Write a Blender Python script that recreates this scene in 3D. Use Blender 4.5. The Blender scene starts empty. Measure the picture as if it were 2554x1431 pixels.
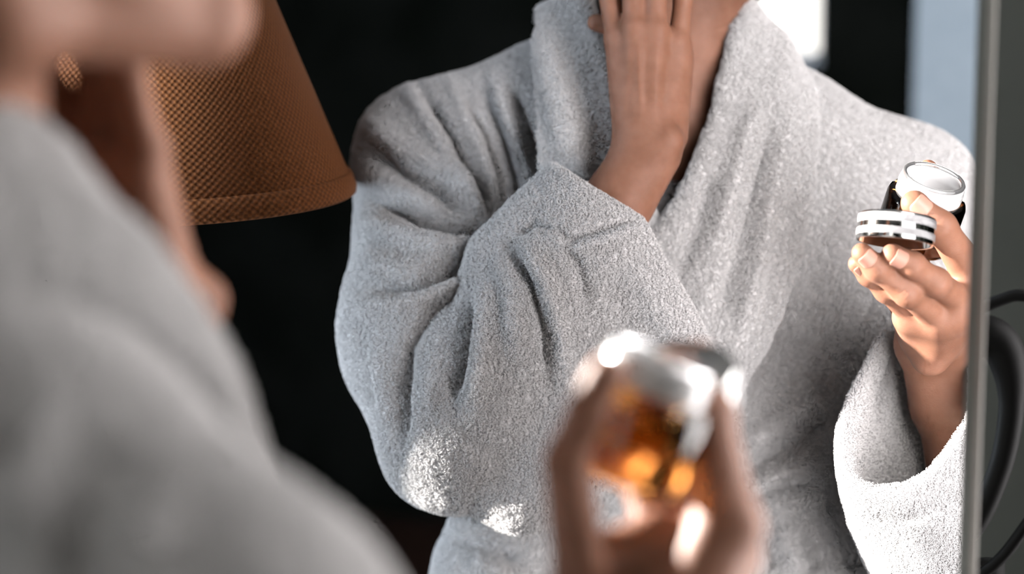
import bpy, math, random
import numpy as np
from mathutils import Vector, Matrix

random.seed(4); RNG = np.random.default_rng(4)
scene = bpy.context.scene
COL = scene.collection

# ------------------------------------------------------------------ camera and room axes
# Camera frame: x right, y into the picture, z up. World: z up, y away from the camera.
LENS = 65.0
F = 2554 * LENS / 36.0
def ray(px, py): return np.array([(px - 1277) / F, 1.0, (716 - py) / F])
NRM = ray(3300, -200); NRM = NRM / np.linalg.norm(NRM)          # mirror normal, away from the room
MC = 1.0805                                                    # mirror plane: NRM . p = MC
_m = np.cross(ray(2441, 0), ray(2393, 1431)); UP = np.cross(_m, NRM); UP = UP / np.linalg.norm(UP)
UP = UP * np.sign(UP[2])
_fwd = np.array([0., 1., 0.]); AY = _fwd - (_fwd @ UP) * UP; AY /= np.linalg.norm(AY)
AX = np.cross(AY, UP)
ROT = np.array([AX, AY, UP])                                   # camera frame -> world
CAM_H = 1.50
def refl(P):
    P = np.asarray(P, float)
    return P - 2 * ((P @ NRM) - MC)[..., None] * NRM
def toworld(P): return np.asarray(P, float) @ ROT.T + np.array([0, 0, CAM_H])
def V(px, py, d): return ray(px, py) * d                       # a point as it appears in the mirror
DT = .115                                                      # the trunk stands this much further from the glass than the hand
def T(px, py, d): return V(px, py, d + DT)
HT = .0
def H(px, py, d): return V(px, py, d + HT)
def D(px, py, d): return refl(ray(px, py) * d)                  # a point as the camera sees it directly
def real(P): return toworld(refl(P))                           # where the thing itself stands
def dirw(v): return ROT @ np.asarray(v, float)
def refldir(v):
    v = np.asarray(v, float); return v - 2 * (v @ NRM) * NRM
NW = dirw(NRM); NW[2] = 0; NW /= np.linalg.norm(NW)            # into the mirror wall
UW = np.array([NW[1], -NW[0], 0.0])                            # along the mirror wall, to the right
MPT = np.array([0, 0, CAM_H]) + NW * MC                        # foot of the camera on the mirror plane
def room(u, v, z):                                             # u along the wall, v out of the mirror plane into the wall
    return np.array([0, 0, 0]) + UW * u + NW * (MC + v) + np.array([0, 0, z])

cam_d = bpy.data.cameras.new('camera'); cam = bpy.data.objects.new('camera', cam_d); COL.objects.link(cam)
cam_d.sensor_width = 36; cam_d.lens = LENS; cam_d.clip_start = 0.02
cx, cz, cy = dirw([1, 0, 0]), dirw([0, 0, 1]), dirw([0, -1, 0])
cam.matrix_world = Matrix(((cx[0], cz[0], cy[0], 0), (cx[1], cz[1], cy[1], 0), (cx[2], cz[2], cy[2], CAM_H), (0, 0, 0, 1)))
cam_d.dof.use_dof = True; cam_d.dof.focus_distance = 1.42; cam_d.dof.aperture_fstop = 2.6
scene.camera = cam

# ------------------------------------------------------------------ world, sun, window light, exposure
w = bpy.data.worlds.new('daylight'); scene.world = w; w.use_nodes = True
bg = w.node_tree.nodes['Background']; bg.inputs[0].default_value = (1.0, 0.97, 0.90, 1); bg.inputs[1].default_value = 1.1
SUN_DIR = dirw(np.array([0.69, -0.63, -0.33])); SUN_DIR /= np.linalg.norm(SUN_DIR)
sd = bpy.data.lights.new('sun', 'SUN'); sun = bpy.data.objects.new('sun', sd); COL.objects.link(sun)
sd.energy = 19.0; sd.color = (1.0, 0.95, 0.89); sd.angle = math.radians(0.6)
sun.rotation_euler = Vector(SUN_DIR).to_track_quat('-Z', 'Y').to_euler(); sun.location = (-2, 0, 4)
def area(name, loc, direction, sx, sy, power, color):
    l = bpy.data.lights.new(name, 'AREA'); o = bpy.data.objects.new(name, l); COL.objects.link(o)
    l.shape = 'RECTANGLE'; l.size = sx; l.size_y = sy; l.energy = power; l.color = color
    o.location = loc; o.rotation_euler = Vector(direction).to_track_quat('-Z', 'Y').to_euler(); return o
area('window_daylight', room(-1.30, .42, 1.55), -NW, 1.05, 1.5, 22, (0.70, 0.84, 1.0))
area('added_front_right_light', room(.78, .43, 1.48), -NW, 1.3, 1.8, 42, (1.0, 0.955, 0.965))  # added light from an unseen side, brightens the front of the robe
area('rear_window_daylight', room(-0.35, -2.95, 1.75), NW, 0.5, 1.2, 3, (1.0, 0.97, 0.90))
cyc = scene.cycles; cyc.use_adaptive_sampling = True; cyc.adaptive_threshold = .09; cyc.adaptive_min_samples = 12
cyc.max_bounces = 6; cyc.diffuse_bounces = 1; cyc.glossy_bounces = 3; cyc.transmission_bounces = 5; cyc.transparent_max_bounces = 4
scene.view_settings.view_transform = 'Standard'; scene.view_settings.look = 'None'
scene.view_settings.exposure = 0.76; scene.view_settings.gamma = 1.0; scene.view_settings.use_curve_mapping = False

# ------------------------------------------------------------------ helpers: materials
def mat(name, color, rough=0.6, metal=0.0, **kw):
    m = bpy.data.materials.new(name); m.use_nodes = True
    b = m.node_tree.nodes['Principled BSDF']
    b.inputs['Base Color'].default_value = (*color, 1); b.inputs['Roughness'].default_value = rough
    b.inputs['Metallic'].default_value = metal
    for k, v in kw.items(): b.inputs[k.replace('_', ' ')].default_value = v
    return m
def nodes(m): return m.node_tree.nodes, m.node_tree.links, m.node_tree.nodes['Principled BSDF']
def add_noise(m, scale, c0, c1, bump=0.0, bscale=None, dist=0.001, detail=4, lo=0.35, hi=0.65):
    N, L, b = nodes(m)
    tc = N.new('ShaderNodeTexCoord')
    t = N.new('ShaderNodeTexNoise'); t.inputs['Scale'].default_value = scale; t.inputs['Detail'].default_value = detail
    L.new(tc.outputs['Object'], t.inputs['Vector'])
    r = N.new('ShaderNodeValToRGB'); r.color_ramp.elements[0].color = (*c0, 1); r.color_ramp.elements[1].color = (*c1, 1)
    r.color_ramp.elements[0].position = lo; r.color_ramp.elements[1].position = hi
    L.new(t.outputs['Fac'], r.inputs['Fac']); L.new(r.outputs['Color'], b.inputs['Base Color'])
    if bump:
        t2 = N.new('ShaderNodeTexNoise'); t2.inputs['Scale'].default_value = bscale or scale; t2.inputs['Detail'].default_value = 3
        L.new(tc.outputs['Object'], t2.inputs['Vector'])
        bp = N.new('ShaderNodeBump'); bp.inputs['Strength'].default_value = bump; bp.inputs['Distance'].default_value = dist
        L.new(t2.outputs['Fac'], bp.inputs['Height']); L.new(bp.outputs['Normal'], b.inputs['Normal'])
    return m

M = {}
M['skin'] = add_noise(mat('skin', (.29, .138, .088), .55, Specular_IOR_Level=.3, Subsurface_Weight=.18, Subsurface_Scale=.008),
                      60, (.255, .118, .072), (.31, .150, .097), bump=.25, bscale=900, dist=.0006)
nodes(M['skin'])[2].inputs['Subsurface Radius'].default_value = (1.0, .32, .16)
M['nail'] = mat('fingernail', (.52, .27, .20), .38)
M['hair'] = add_noise(mat('hair', (.012, .008, .006), .45), 40, (.008, .005, .004), (.03, .018, .012), bump=.6, bscale=240, dist=.002)
M['terry'] = add_noise(mat('terry', (.78, .77, .76), .95, Sheen_Weight=.35, Sheen_Roughness=.5),
                       160, (.74, .73, .725), (.83, .82, .81), bump=.9, bscale=520, dist=.0022)
M['pile'] = mat('terry_pile', (.82, .81, .80), .95, Sheen_Weight=.3)
M['mirror'] = mat('mirror_glass', (.95, .945, .96), .0, 1.0)
M['frame'] = mat('mirror_frame', (.16, .175, .165), .35, .3)
M['frame_light'] = mat('mirror_frame_bead', (.30, .29, .27), .3, .5)
M['backing'] = mat('mirror_backing', (.05, .05, .05), .8)
M['grey_wall'] = add_noise(mat('grey_wall', (.2, .21, .2), .8), 6, (.185, .20, .185), (.21, .225, .21), bump=.15, bscale=90, dist=.001)
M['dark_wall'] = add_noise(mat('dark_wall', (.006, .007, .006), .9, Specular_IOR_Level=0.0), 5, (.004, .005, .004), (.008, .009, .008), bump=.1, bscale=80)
M['dark_wood'] = add_noise(mat('dark_wood', (.03, .014, .009), .45), 12, (.018, .008, .006), (.04, .018, .011))
M['black_metal'] = mat('black_metal', (.012, .012, .012), .6, Specular_IOR_Level=.2)
M['ceiling'] = mat('ceiling', (.25, .24, .23), .9)
M['white_paint'] = mat('white_paint', (.6, .64, .68), .6)
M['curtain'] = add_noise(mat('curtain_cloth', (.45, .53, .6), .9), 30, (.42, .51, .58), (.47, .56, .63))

# ------------------------------------------------------------------ helpers: scene objects
def link(o, parent=None):
    COL.objects.link(o)
    if parent: o.parent = parent
    return o
def tag(o, label=None, cat=None, group=None, kind=None):
    if label: o['label'] = label
    if cat: o['category'] = cat
    if group: o['group'] = group
    if kind: o['kind'] = kind
    return o
def empty(name, loc, label, cat, group=None):
    o = bpy.data.objects.new(name, None); o.empty_display_size = .05; o.location = loc
    link(o); return tag(o, label, cat, group)
def mesh_obj(name, verts, faces, material, parent=None, smooth=True):
    """verts in world space; the object keeps its parent's frame"""
    me = bpy.data.meshes.new(name)
    verts = np.asarray(verts, np.float32)
    if parent is not None:
        off = np.array(wloc(parent), np.float32); verts = verts - off
    if isinstance(faces, np.ndarray):
        nf, k = faces.shape
        me.vertices.add(len(verts)); me.vertices.foreach_set('co', verts.ravel())
        me.loops.add(nf * k); me.loops.foreach_set('vertex_index', faces.astype(np.int32).ravel())
        me.polygons.add(nf); me.polygons.foreach_set('loop_start', np.arange(0, nf * k, k, dtype=np.int32))
        me.update(calc_edges=True)
    else:
        me.from_pydata([tuple(map(float, v)) for v in verts], [], faces); me.update()
    me.validate()
    if smooth: me.polygons.foreach_set('use_smooth', np.ones(len(me.polygons), bool))
    ms = material if isinstance(material, (list, tuple)) else [material]
    for m in ms: me.materials.append(m)
    o = bpy.data.objects.new(name, me); return link(o, parent)
def wloc(o):
    l = Vector((0, 0, 0))
    while o is not None: l = l + o.location; o = o.parent
    return l

# ------------------------------------------------------------------ helpers: distance-field modelling
class Field:
    def __init__(s, lo, hi, h):
        s.lo = np.array(lo, float); s.h = h
        s.n = np.ceil((np.array(hi) - s.lo) / h).astype(int) + 1
        s.f = np.full(s.n, 0.06, np.float32)
    def box(s, pts, r):
        pts = np.asarray(pts)
        a = np.clip(np.floor((pts.min(0) - r - s.lo) / s.h).astype(int), 0, s.n - 1)
        b = np.clip(np.ceil((pts.max(0) + r - s.lo) / s.h).astype(int) + 1, 1, s.n)
        sl = tuple(slice(i, j) for i, j in zip(a, b))
        g = [(s.lo[k] + s.h * np.arange(a[k], b[k])).astype(np.float32) for k in range(3)]
        return sl, g[0][:, None, None], g[1][None, :, None], g[2][None, None, :]
    def blend(s, sl, d, k, sub=False):
        a = s.f[sl]
        if sub: d = -d; s.f[sl] = (np.maximum(a, d) if k <= 0 else np.maximum(a, d) + np.maximum(k - np.abs(a - d), 0) ** 2 / (4 * k)); return
        s.f[sl] = np.minimum(a, d) if k <= 0 else np.minimum(a, d) - np.maximum(k - np.abs(a - d), 0) ** 2 / (4 * k)
    def cone(s, a, b, r1, r2=None, k=.01, sub=False, squash=None):
        """capsule with two radii; squash = (direction, factor) flattens it"""
        a = np.asarray(a, float); b = np.asarray(b, float); r2 = r1 if r2 is None else r2
        sl, X, Y, Z = s.box([a, b], max(r1, r2) + k + 4 * s.h)
        ba = b - a; L = max(ba @ ba, 1e-9)
        px, py, pz = X - a[0], Y - a[1], Z - a[2]
        t = np.clip((px * ba[0] + py * ba[1] + pz * ba[2]) / L, 0, 1)
        qx, qy, qz = px - t * ba[0], py - t * ba[1], pz - t * ba[2]
        d2 = qx * qx + qy * qy + qz * qz
        if squash is not None:
            v, fac = squash; v = np.asarray(v) / np.linalg.norm(v)
            c = qx * v[0] + qy * v[1] + qz * v[2]; d2 = d2 + c * c * (1 / fac ** 2 - 1)
        s.blend(sl, np.sqrt(d2) - (r1 + (r2 - r1) * t), k, sub)
    def ell(s, c, rad, axes=None, k=.01, sub=False):
        c = np.asarray(c, float); rad = np.asarray(rad, float)
        sl, X, Y, Z = s.box([c], rad.max() + k + 4 * s.h)
        p = [X - c[0], Y - c[1], Z - c[2]]
        if axes is None: axes = np.eye(3)
        q = [sum(p[j] * axes[i][j] for j in range(3)) / rad[i] for i in range(3)]
        l = np.sqrt(q[0] ** 2 + q[1] ** 2 + q[2] ** 2) + 1e-6
        g = np.sqrt((q[0] / rad[0]) ** 2 + (q[1] / rad[1]) ** 2 + (q[2] / rad[2]) ** 2) + 1e-6
        s.blend(sl, (l * (l - 1) / g).astype(np.float32), k, sub)
    def tri(s, a, b, c, r, k=.01, sub=False):
        a, b, c = (np.asarray(q, float) for q in (a, b, c))
        sl, X, Y, Z = s.box([a, b, c], r + k + 4 * s.h)
        P = np.stack(np.broadcast_arrays(X, Y, Z), -1).astype(np.float32)
        def seg(p, q):
            w_ = P - p; e = q - p; t = np.clip((w_ @ e) / (e @ e), 0, 1)[..., None]
            return ((w_ - t * e) ** 2).sum(-1)
        nn = np.cross(b - a, c - a); nn = nn / np.linalg.norm(nn)
        ins = np.ones(P.shape[:3], bool)
        for p, q in ((a, b), (b, c), (c, a)): ins &= ((P - p) @ np.cross(nn, q - p)) >= 0
        d2 = np.minimum(np.minimum(seg(a, b), seg(b, c)), seg(c, a))
        d = np.where(ins, np.abs((P - a) @ nn), np.sqrt(d2))
        s.blend(sl, d - r, k, sub)
    def quad(s, a, b, c, d, r, k=.01, sub=False):
        s.tri(a, b, c, r, 0 if sub else k, sub); s.tri(a, c, d, r, 0 if sub else .0005, sub)
    def cut(s, p, nrm, lo=None, hi=None, k=0):                 # remove the side the normal points to
        pts = [s.lo, s.lo + s.h * s.n] if lo is None else [lo, hi]
        sl, X, Y, Z = s.box(pts, 0); nrm = np.asarray(nrm) / np.linalg.norm(nrm)
        d = (X - p[0]) * nrm[0] + (Y - p[1]) * nrm[1] + (Z - p[2]) * nrm[2]
        s.f[sl] = np.maximum(s.f[sl], d)
    def mesh(s, smooth=2):
        f = s.f; S = f < 0
        c = S[:-1, :-1, :-1].astype(np.int8)
        for i in (0, 1):
            for j in (0, 1):
                for k in (0, 1):
                    if i or j or k: c = c + S[i:f.shape[0] - 1 + i, j:f.shape[1] - 1 + j, k:f.shape[2] - 1 + k]
        act = np.argwhere((c > 0) & (c < 8)); idx = np.full(c.shape, -1, np.int32)
        idx[tuple(act.T)] = np.arange(len(act))
        acc = np.zeros((len(act), 3)); cnt = np.zeros(len(act))
        cor = [(i, j, k) for i in (0, 1) for j in (0, 1) for k in (0, 1)]
        for p in cor:
            for ax in range(3):
                if p[ax]: continue
                q = list(p); q[ax] = 1
                fa = f[act[:, 0] + p[0], act[:, 1] + p[1], act[:, 2] + p[2]]
                fb = f[act[:, 0] + q[0], act[:, 1] + q[1], act[:, 2] + q[2]]
                mk = (fa < 0) != (fb < 0); t = np.where(mk, fa / np.where(mk, fa - fb, 1), 0)
                pt = np.tile(np.array(p, float), (len(act), 1)); pt[:, ax] += t
                acc[mk] += pt[mk]; cnt[mk] += 1
        vv = s.lo + s.h * (act + acc / cnt[:, None])
        faces = []
        for ax in range(3):
            a1, a2 = (ax + 1) % 3, (ax + 2) % 3
            sa = [slice(1, -1)] * 3; sb = [slice(1, -1)] * 3
            sa[ax] = slice(0, f.shape[ax] - 1); sb[ax] = slice(1, f.shape[ax])
            A, B = S[tuple(sa)], S[tuple(sb)]
            e = np.argwhere(A != B)
            if not len(e): continue
            up = A[tuple(e.T)]
            for k in range(3):
                if k != ax: e[:, k] += 1
            def cell(o1, o2):
                q = e.copy(); q[:, a1] -= o1; q[:, a2] -= o2
                return idx[q[:, 0], q[:, 1], q[:, 2]]
            quad = np.stack([cell(1, 1), cell(0, 1), cell(0, 0), cell(1, 0)], 1)
            quad[~up] = quad[~up][:, ::-1]; faces.append(quad)
        fc = np.concatenate(faces); fc = fc[(fc >= 0).all(1)]
        used = np.zeros(len(vv), bool); used[fc.ravel()] = True
        mp = np.cumsum(used) - 1; vv = vv[used]; fc = mp[fc]
        for _ in range(smooth): vv = laplace(vv, fc, .5)
        return vv, fc
def laplace(vv, fc, w_):
    e = np.concatenate([fc[:, [0, 1]], fc[:, [1, 2]], fc[:, [2, 3]], fc[:, [3, 0]]])
    n = len(vv); cnt = np.bincount(e[:, 0], minlength=n) + np.bincount(e[:, 1], minlength=n)
    out = np.empty_like(vv)
    for k in range(3):
        a = np.bincount(e[:, 0], vv[e[:, 1], k], n) + np.bincount(e[:, 1], vv[e[:, 0], k], n)
        out[:, k] = a / np.maximum(cnt, 1)
    return vv + w_ * (out - vv)
def normals(vv, fc):
    nn = np.cross(vv[fc[:, 2]] - vv[fc[:, 0]], vv[fc[:, 3]] - vv[fc[:, 1]])
    out = np.stack([sum(np.bincount(fc[:, j], nn[:, k], len(vv)) for j in range(4)) for k in range(3)], 1)
    return out / np.maximum(np.linalg.norm(out, axis=1, keepdims=True), 1e-12)
def polydist(p, line):
    """distance of 2-D points to a polyline, and the running fraction along it"""
    line = np.asarray(line, float); best = np.full(len(p), 1e9); fr = np.zeros(len(p))
    seg = np.linalg.norm(np.diff(line, axis=0), axis=1); tot = seg.sum(); acc = 0
    for i in range(len(seg)):
        e = line[i + 1] - line[i]; t = np.clip(((p - line[i]) @ e) / (e @ e), 0, 1)
        d = np.linalg.norm(p - line[i] - t[:, None] * e, axis=1); m = d < best
        best[m] = d[m]; fr[m] = (acc + t[m] * seg[i]) / tot; acc += seg[i]
    return best, fr
def fold(vv, fc, strokes, seen='mirror'):
    """folds of the cloth, drawn as ridges (+) and grooves (-) on the side that is seen in the mirror or directly"""
    Q = vv if seen == 'mirror' else refl(vv)
    nn = normals(vv, fc); nq = nn if seen == 'mirror' else nn - 2 * (nn @ NRM)[:, None] * NRM
    px = np.stack([1277 + F * Q[:, 0] / Q[:, 1], 716 - F * Q[:, 2] / Q[:, 1]], 1)
    facing = np.clip(-(nq * Q).sum(1) / np.linalg.norm(Q, axis=1) * 2.2, 0, 1)
    if seen != 'mirror': facing = facing * np.clip(-.15 + 1.2 * (nn * vv).sum(1) / np.linalg.norm(vv, axis=1), 0, 1)
    disp = np.zeros(len(vv))
    for line, wd, hgt in strokes:
        line = np.asarray(line, float); lo, hi = line.min(0) - 3 * wd, line.max(0) + 3 * wd
        m = np.where(((px > lo) & (px < hi)).all(1) & (facing > 0))[0]
        if not len(m): continue
        d, t = polydist(px[m], line)
        end = np.clip(np.minimum(t, 1 - t) * 5, 0, 1); end = .25 + .75 * end * end * (3 - 2 * end)
        disp[m] += hgt * .001 * np.exp(-(d / wd) ** 2) * end
    return vv + nn * (disp * facing)[:, None]
def lumps(P, s, seed=0):
    r = np.random.default_rng(seed); o = np.zeros(len(P))
    for _ in range(9):
        k = r.normal(size=3); k *= s / np.linalg.norm(k) * r.uniform(.6, 1.5)
        o += np.sin(P @ k * 6.283 + r.uniform(0, 6.28))
    return o / 3
def real_mesh(name, vv, fc, material, parent=None):
    return mesh_obj(name, real(vv), fc[:, ::-1].copy(), material, parent)

# ------------------------------------------------------------------ the room
def box_verts(u0, u1, v0, v1, z0, z1):
    P = [room(u, v, z) for z in (z0, z1) for (u, v) in ((u0, v0), (u1, v0), (u1, v1), (u0, v1))]
    Fc = [(0, 3, 2, 1), (4, 5, 6, 7), (0, 1, 5, 4), (1, 2, 6, 5), (2, 3, 7, 6), (3, 0, 4, 7)]
    return P, Fc
def boxes(name, material, specs, parent=None, kind=None):
    vs, fs = [], []
    for sp in specs:
        P, Fc = box_verts(*sp); k = len(vs); vs += P; fs += [tuple(i + k for i in f_) for f_ in Fc]
    o = mesh_obj(name, vs, fs, material, parent, smooth=False)
    if kind: o['kind'] = kind
    return o
WL, WR, WB, WH = -3.10, 1.75, -3.05, 2.6                        # left, right, back, height of the room
boxes('floor', M['dark_wood'], [(WL - .2, WR + .2, WB - .2, .65, -.1, 0)], kind='structure')
boxes('ceiling', M['ceiling'], [(WL - .2, WR + .2, WB - .2, .65, WH, WH + .1)], kind='structure')
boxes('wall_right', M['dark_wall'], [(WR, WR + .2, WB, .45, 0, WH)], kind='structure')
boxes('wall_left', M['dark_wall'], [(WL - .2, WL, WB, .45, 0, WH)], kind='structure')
# front wall behind the mirror, with the window the daylight and the low sun come through
V0, V1, Z0, Z1 = -2.95, -.76, .75, 2.32
TU0, TU1, TZ0, TZ1 = .08, 1.48, .5, 2.42                        # unseen window added right of the mirror to light the robe front
boxes('wall_front', M['grey_wall'], [(WL - .2, V0, .45, .51, 0, WH), (V0, V1, .45, .51, 0, Z0), (V0, V1, .45, .51, Z1, WH),
      (V1, TU0, .45, .51, 0, WH), (TU0, TU1, .45, .51, 0, TZ0), (TU0, TU1, .45, .51, TZ1, WH), (TU1, WR + .2, .45, .51, 0, WH)], kind='structure')
# back wall with a narrow window
def at_back(px, py):                                          # where a point seen in the mirror lies on the back wall
    r = refldir(ray(px, py)); r0 = refl(np.zeros(3)); W0 = toworld(r0); D = dirw(r)
    t = (MC + WB - W0 @ NW) / (D @ NW); return W0 + D * t
b0, b1 = at_back(1800, -300), at_back(2048, 175)
bu0, bu1 = sorted((b0 @ UW, b1 @ UW)); bz0 = b1[2]; bz1 = 2.35
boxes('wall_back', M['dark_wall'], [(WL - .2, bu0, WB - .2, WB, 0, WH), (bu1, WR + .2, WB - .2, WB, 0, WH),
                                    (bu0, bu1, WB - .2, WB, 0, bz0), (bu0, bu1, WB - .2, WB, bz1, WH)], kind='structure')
wn = boxes('window_1', M['white_paint'], [(bu0, bu0 + .03, WB - .14, WB - .10, bz0, bz1), (bu1 - .03, bu1, WB - .14, WB - .10, bz0, bz1),
                                          (bu0 + .03, bu1 - .03, WB - .14, WB - .10, bz0, bz0 + .03), (bu0 + .03, bu1 - .03, WB - .14, WB - .10, bz1 - .03, bz1)], kind='structure')
def frame(name, u0, u1, z0, z1, t=.03):
    boxes(name, M['white_paint'], [(u0, u0 + t, .47, .50, z0, z1), (u1 - t, u1, .47, .50, z0, z1), (u0 + t, u1 - t, .47, .50, z0, z0 + t), (u0 + t, u1 - t, .47, .50, z1 - t, z1)], kind='structure')
frame('window_2', V0, V1, Z0, Z1); frame('added_window', TU0, TU1, TZ0, TZ1)
def sun_block_edge(z): return np.interp(z, [1.38, 1.435, 1.465, 1.58, 1.64, 2.0], [-2.36, -2.34, -2.14, -2.16, -2.31, -2.31])   # curtain added out of view to block the sun; edge shapes the sun patches
cvs = []; cn = 120; czs = np.linspace(.3, 2.45, 40)
for z in czs:
    for k in range(cn + 1):
        t = k / cn; cvs.append(room(-3.05 + (sun_block_edge(z) + 3.05) * t, .405 + .022 * math.sin(t * 50), z))
cfs = [(r * (cn + 1) + k, r * (cn + 1) + k + 1, (r + 1) * (cn + 1) + k + 1, (r + 1) * (cn + 1) + k) for r in range(39) for k in range(cn)]
cu = mesh_obj('sun_blocking_curtain', cvs, cfs, M['curtain'])
cm = cu.modifiers.new('cloth', 'SOLIDIFY'); cm.thickness = .003
tag(cu, 'pale blue grey curtain added over part of the front window to shape the sun', 'curtain')
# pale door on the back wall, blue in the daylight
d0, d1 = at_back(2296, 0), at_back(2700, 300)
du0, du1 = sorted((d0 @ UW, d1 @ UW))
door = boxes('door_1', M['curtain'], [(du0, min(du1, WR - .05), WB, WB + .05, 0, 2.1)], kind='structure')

# ------------------------------------------------------------------ mirror
def on_plane(px, py, v=0.0):
    r = dirw(ray(px, py)); return np.array([0, 0, CAM_H]) + r * (MC + v) / (r @ NW)
mr = on_plane(2417, 716) @ UW                                  # right edge of the pane
ml = on_plane(150, 600) @ UW; MZ0, MZ1 = .10, 2.05
mirror = empty('wall_mirror', room((ml + mr) / 2, .015, MZ0), 'tall standing mirror in a slim grey frame, reflecting the front of a bathrobe', 'mirror')
boxes('mirror_pane', M['mirror'], [(ml, mr, 0, .005, MZ0, MZ1)], mirror)
boxes('backing_board', M['backing'], [(ml - .004, mr + .004, .005, .02, MZ0 - .004, MZ1 + .004)], mirror)
for (a, b, c, d) in ((mr, mr + .0055, MZ0, MZ1), (ml - .0055, ml, MZ0, MZ1), (ml, mr, MZ0 - .0055, MZ0), (ml, mr, MZ1, MZ1 + .0055)):
    fr = boxes('frame_bar', M['frame'], [(a, b, -.004, .005, c, d)], mirror)
for (a, b) in ((mr + .0055, mr + .0095), (ml - .0095, ml - .0055)):
    boxes('frame_bead', M['frame_light'], [(a, b, -.002, .005, MZ0 - .0055, MZ1 + .0055)], mirror)

# ------------------------------------------------------------------ tubes and turned shapes
def tube(name, pts, r, material, parent=None, n=12, closed=False):
    pts = [np.asarray(p, float) for p in pts]; vs, fs = [], []; m = len(pts); up = None
    for i, p in enumerate(pts):
        t = pts[(i + 1) % m] - pts[i - 1] if closed else pts[min(i + 1, m - 1)] - pts[max(i - 1, 0)]
        t /= np.linalg.norm(t)
        if up is None:
            up = np.array([0, 0, 1.]) if abs(t[2]) < .9 else np.array([1., 0, 0])
        s_ = np.cross(t, up); s_ /= np.linalg.norm(s_); up = np.cross(s_, t)
        rr = r[i] if hasattr(r, '__len__') else r
        for k in range(n):
            a = 6.28318 * k / n; vs.append(p + rr * (math.cos(a) * s_ + math.sin(a) * up))
    for i in range(m if closed else m - 1):
        for k in range(n):
            j = (i + 1) % m; fs.append((i * n + k, i * n + (k + 1) % n, j * n + (k + 1) % n, j * n + k))
    if not closed: fs += [tuple(range(n))[::-1], tuple(range((m - 1) * n, m * n))]
    return mesh_obj(name, vs, fs, material, parent)
def lathe(name, prof, base, ax, material, parent=None, n=72, close=False):
    """turn (radius, height) pairs about an axis; close joins the last point to the first"""
    ax = np.asarray(ax, float) / np.linalg.norm(ax); t = np.array([1., 0, 0]) if abs(ax[0]) < .8 else np.array([0, 1., 0])
    s_ = np.cross(ax, t); s_ /= np.linalg.norm(s_); q = np.cross(ax, s_); vs, fs = [], []
    for (r, h) in prof:
        for k in range(n):
            a = 2 * math.pi * k / n; vs.append(np.asarray(base) + ax * h + r * (math.cos(a) * s_ + math.sin(a) * q))
    m = len(prof)
    for i in range(m if close else m - 1):
        j = (i + 1) % m
        for k in range(n): fs.append((i * n + k, i * n + (k + 1) % n, j * n + (k + 1) % n, j * n + k))
    return mesh_obj(name, vs, fs, material, parent)


for u in (ml + .12, mr - .12):                                 # feet and rear struts carry the standing mirror
    boxes('foot', M['frame'], [(u - .02, u + .02, -.14, .32, 0, .04)], mirror)
    boxes('strut', M['frame'], [(u - .012, u + .012, .02, .045, .04, 1.7)], mirror)

# ------------------------------------------------------------------ black chair right of the mirror, partly hidden behind it
chb = on_plane(2500, 1100, .25)
chair = empty('metal_chair', (chb[0], chb[1], 0), 'black curved metal chair behind the right edge of the mirror', 'chair')
def spline(pts, n=10):
    pts = np.asarray(pts, float); out = []
    for i in range(len(pts) - 1):
        p0, p1, p2, p3 = pts[max(i - 1, 0)], pts[i], pts[i + 1], pts[min(i + 2, len(pts) - 1)]
        for t in np.linspace(0, 1, n, endpoint=False):
            out.append(.5 * (2 * p1 + (p2 - p0) * t + (2 * p0 - 5 * p1 + 4 * p2 - p3) * t * t + (3 * p1 - p0 - 3 * p2 + p3) * t ** 3))
    out.append(pts[-1]); return np.array(out)
CPX = 1.45 / F
bl = spline([on_plane(x, y, .25) for x, y in ((2380, 840), (2450, 838), (2498, 865), (2522, 950), (2518, 1060), (2490, 1180), (2430, 1310), (2340, 1400))])
brad = np.interp(np.linspace(0, 1, len(bl)), [0, .2, .35, .5, .7, 1], [50, 52, 44, 30, 27, 26]) * CPX
tube('rail_shadow_band', bl, list(brad), M['black_metal'], chair)  # black tube standing in for the rail's soft shadow on the wall
tube('back_rail', spline([on_plane(x, y, .24) for x, y in ((2380, 850), (2440, 778), (2500, 747), (2554, 738), (2640, 770), (2700, 880), (2690, 1060), (2620, 1220), (2554, 1318), (2500, 1388), (2445, 1432), (2330, 1490))]), 14 * CPX, M['black_metal'], chair)
sz = .44; sc_ = chb + NW * -.02; sc_[2] = sz
lathe('seat', [(0, .02), (.19, .02), (.20, .01), (.20, -.01), (.19, -.02), (0, -.02)], sc_, (0, 0, 1), M['black_metal'], chair, 40)
for a in (.6, 2.2, 3.8, 5.4):
    q = sc_ + .15 * (math.cos(a) * UW + math.sin(a) * NW); f_ = sc_ + .17 * (math.cos(a) * UW + math.sin(a) * NW); f_[2] = 0.0
    tube('leg', [q, f_], .011, M['black_metal'], chair)
top = on_plane(2470, 1400, .25); tube('back_post', [top, np.array([sc_[0], sc_[1], sz])], .011, M['black_metal'], chair)

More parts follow.
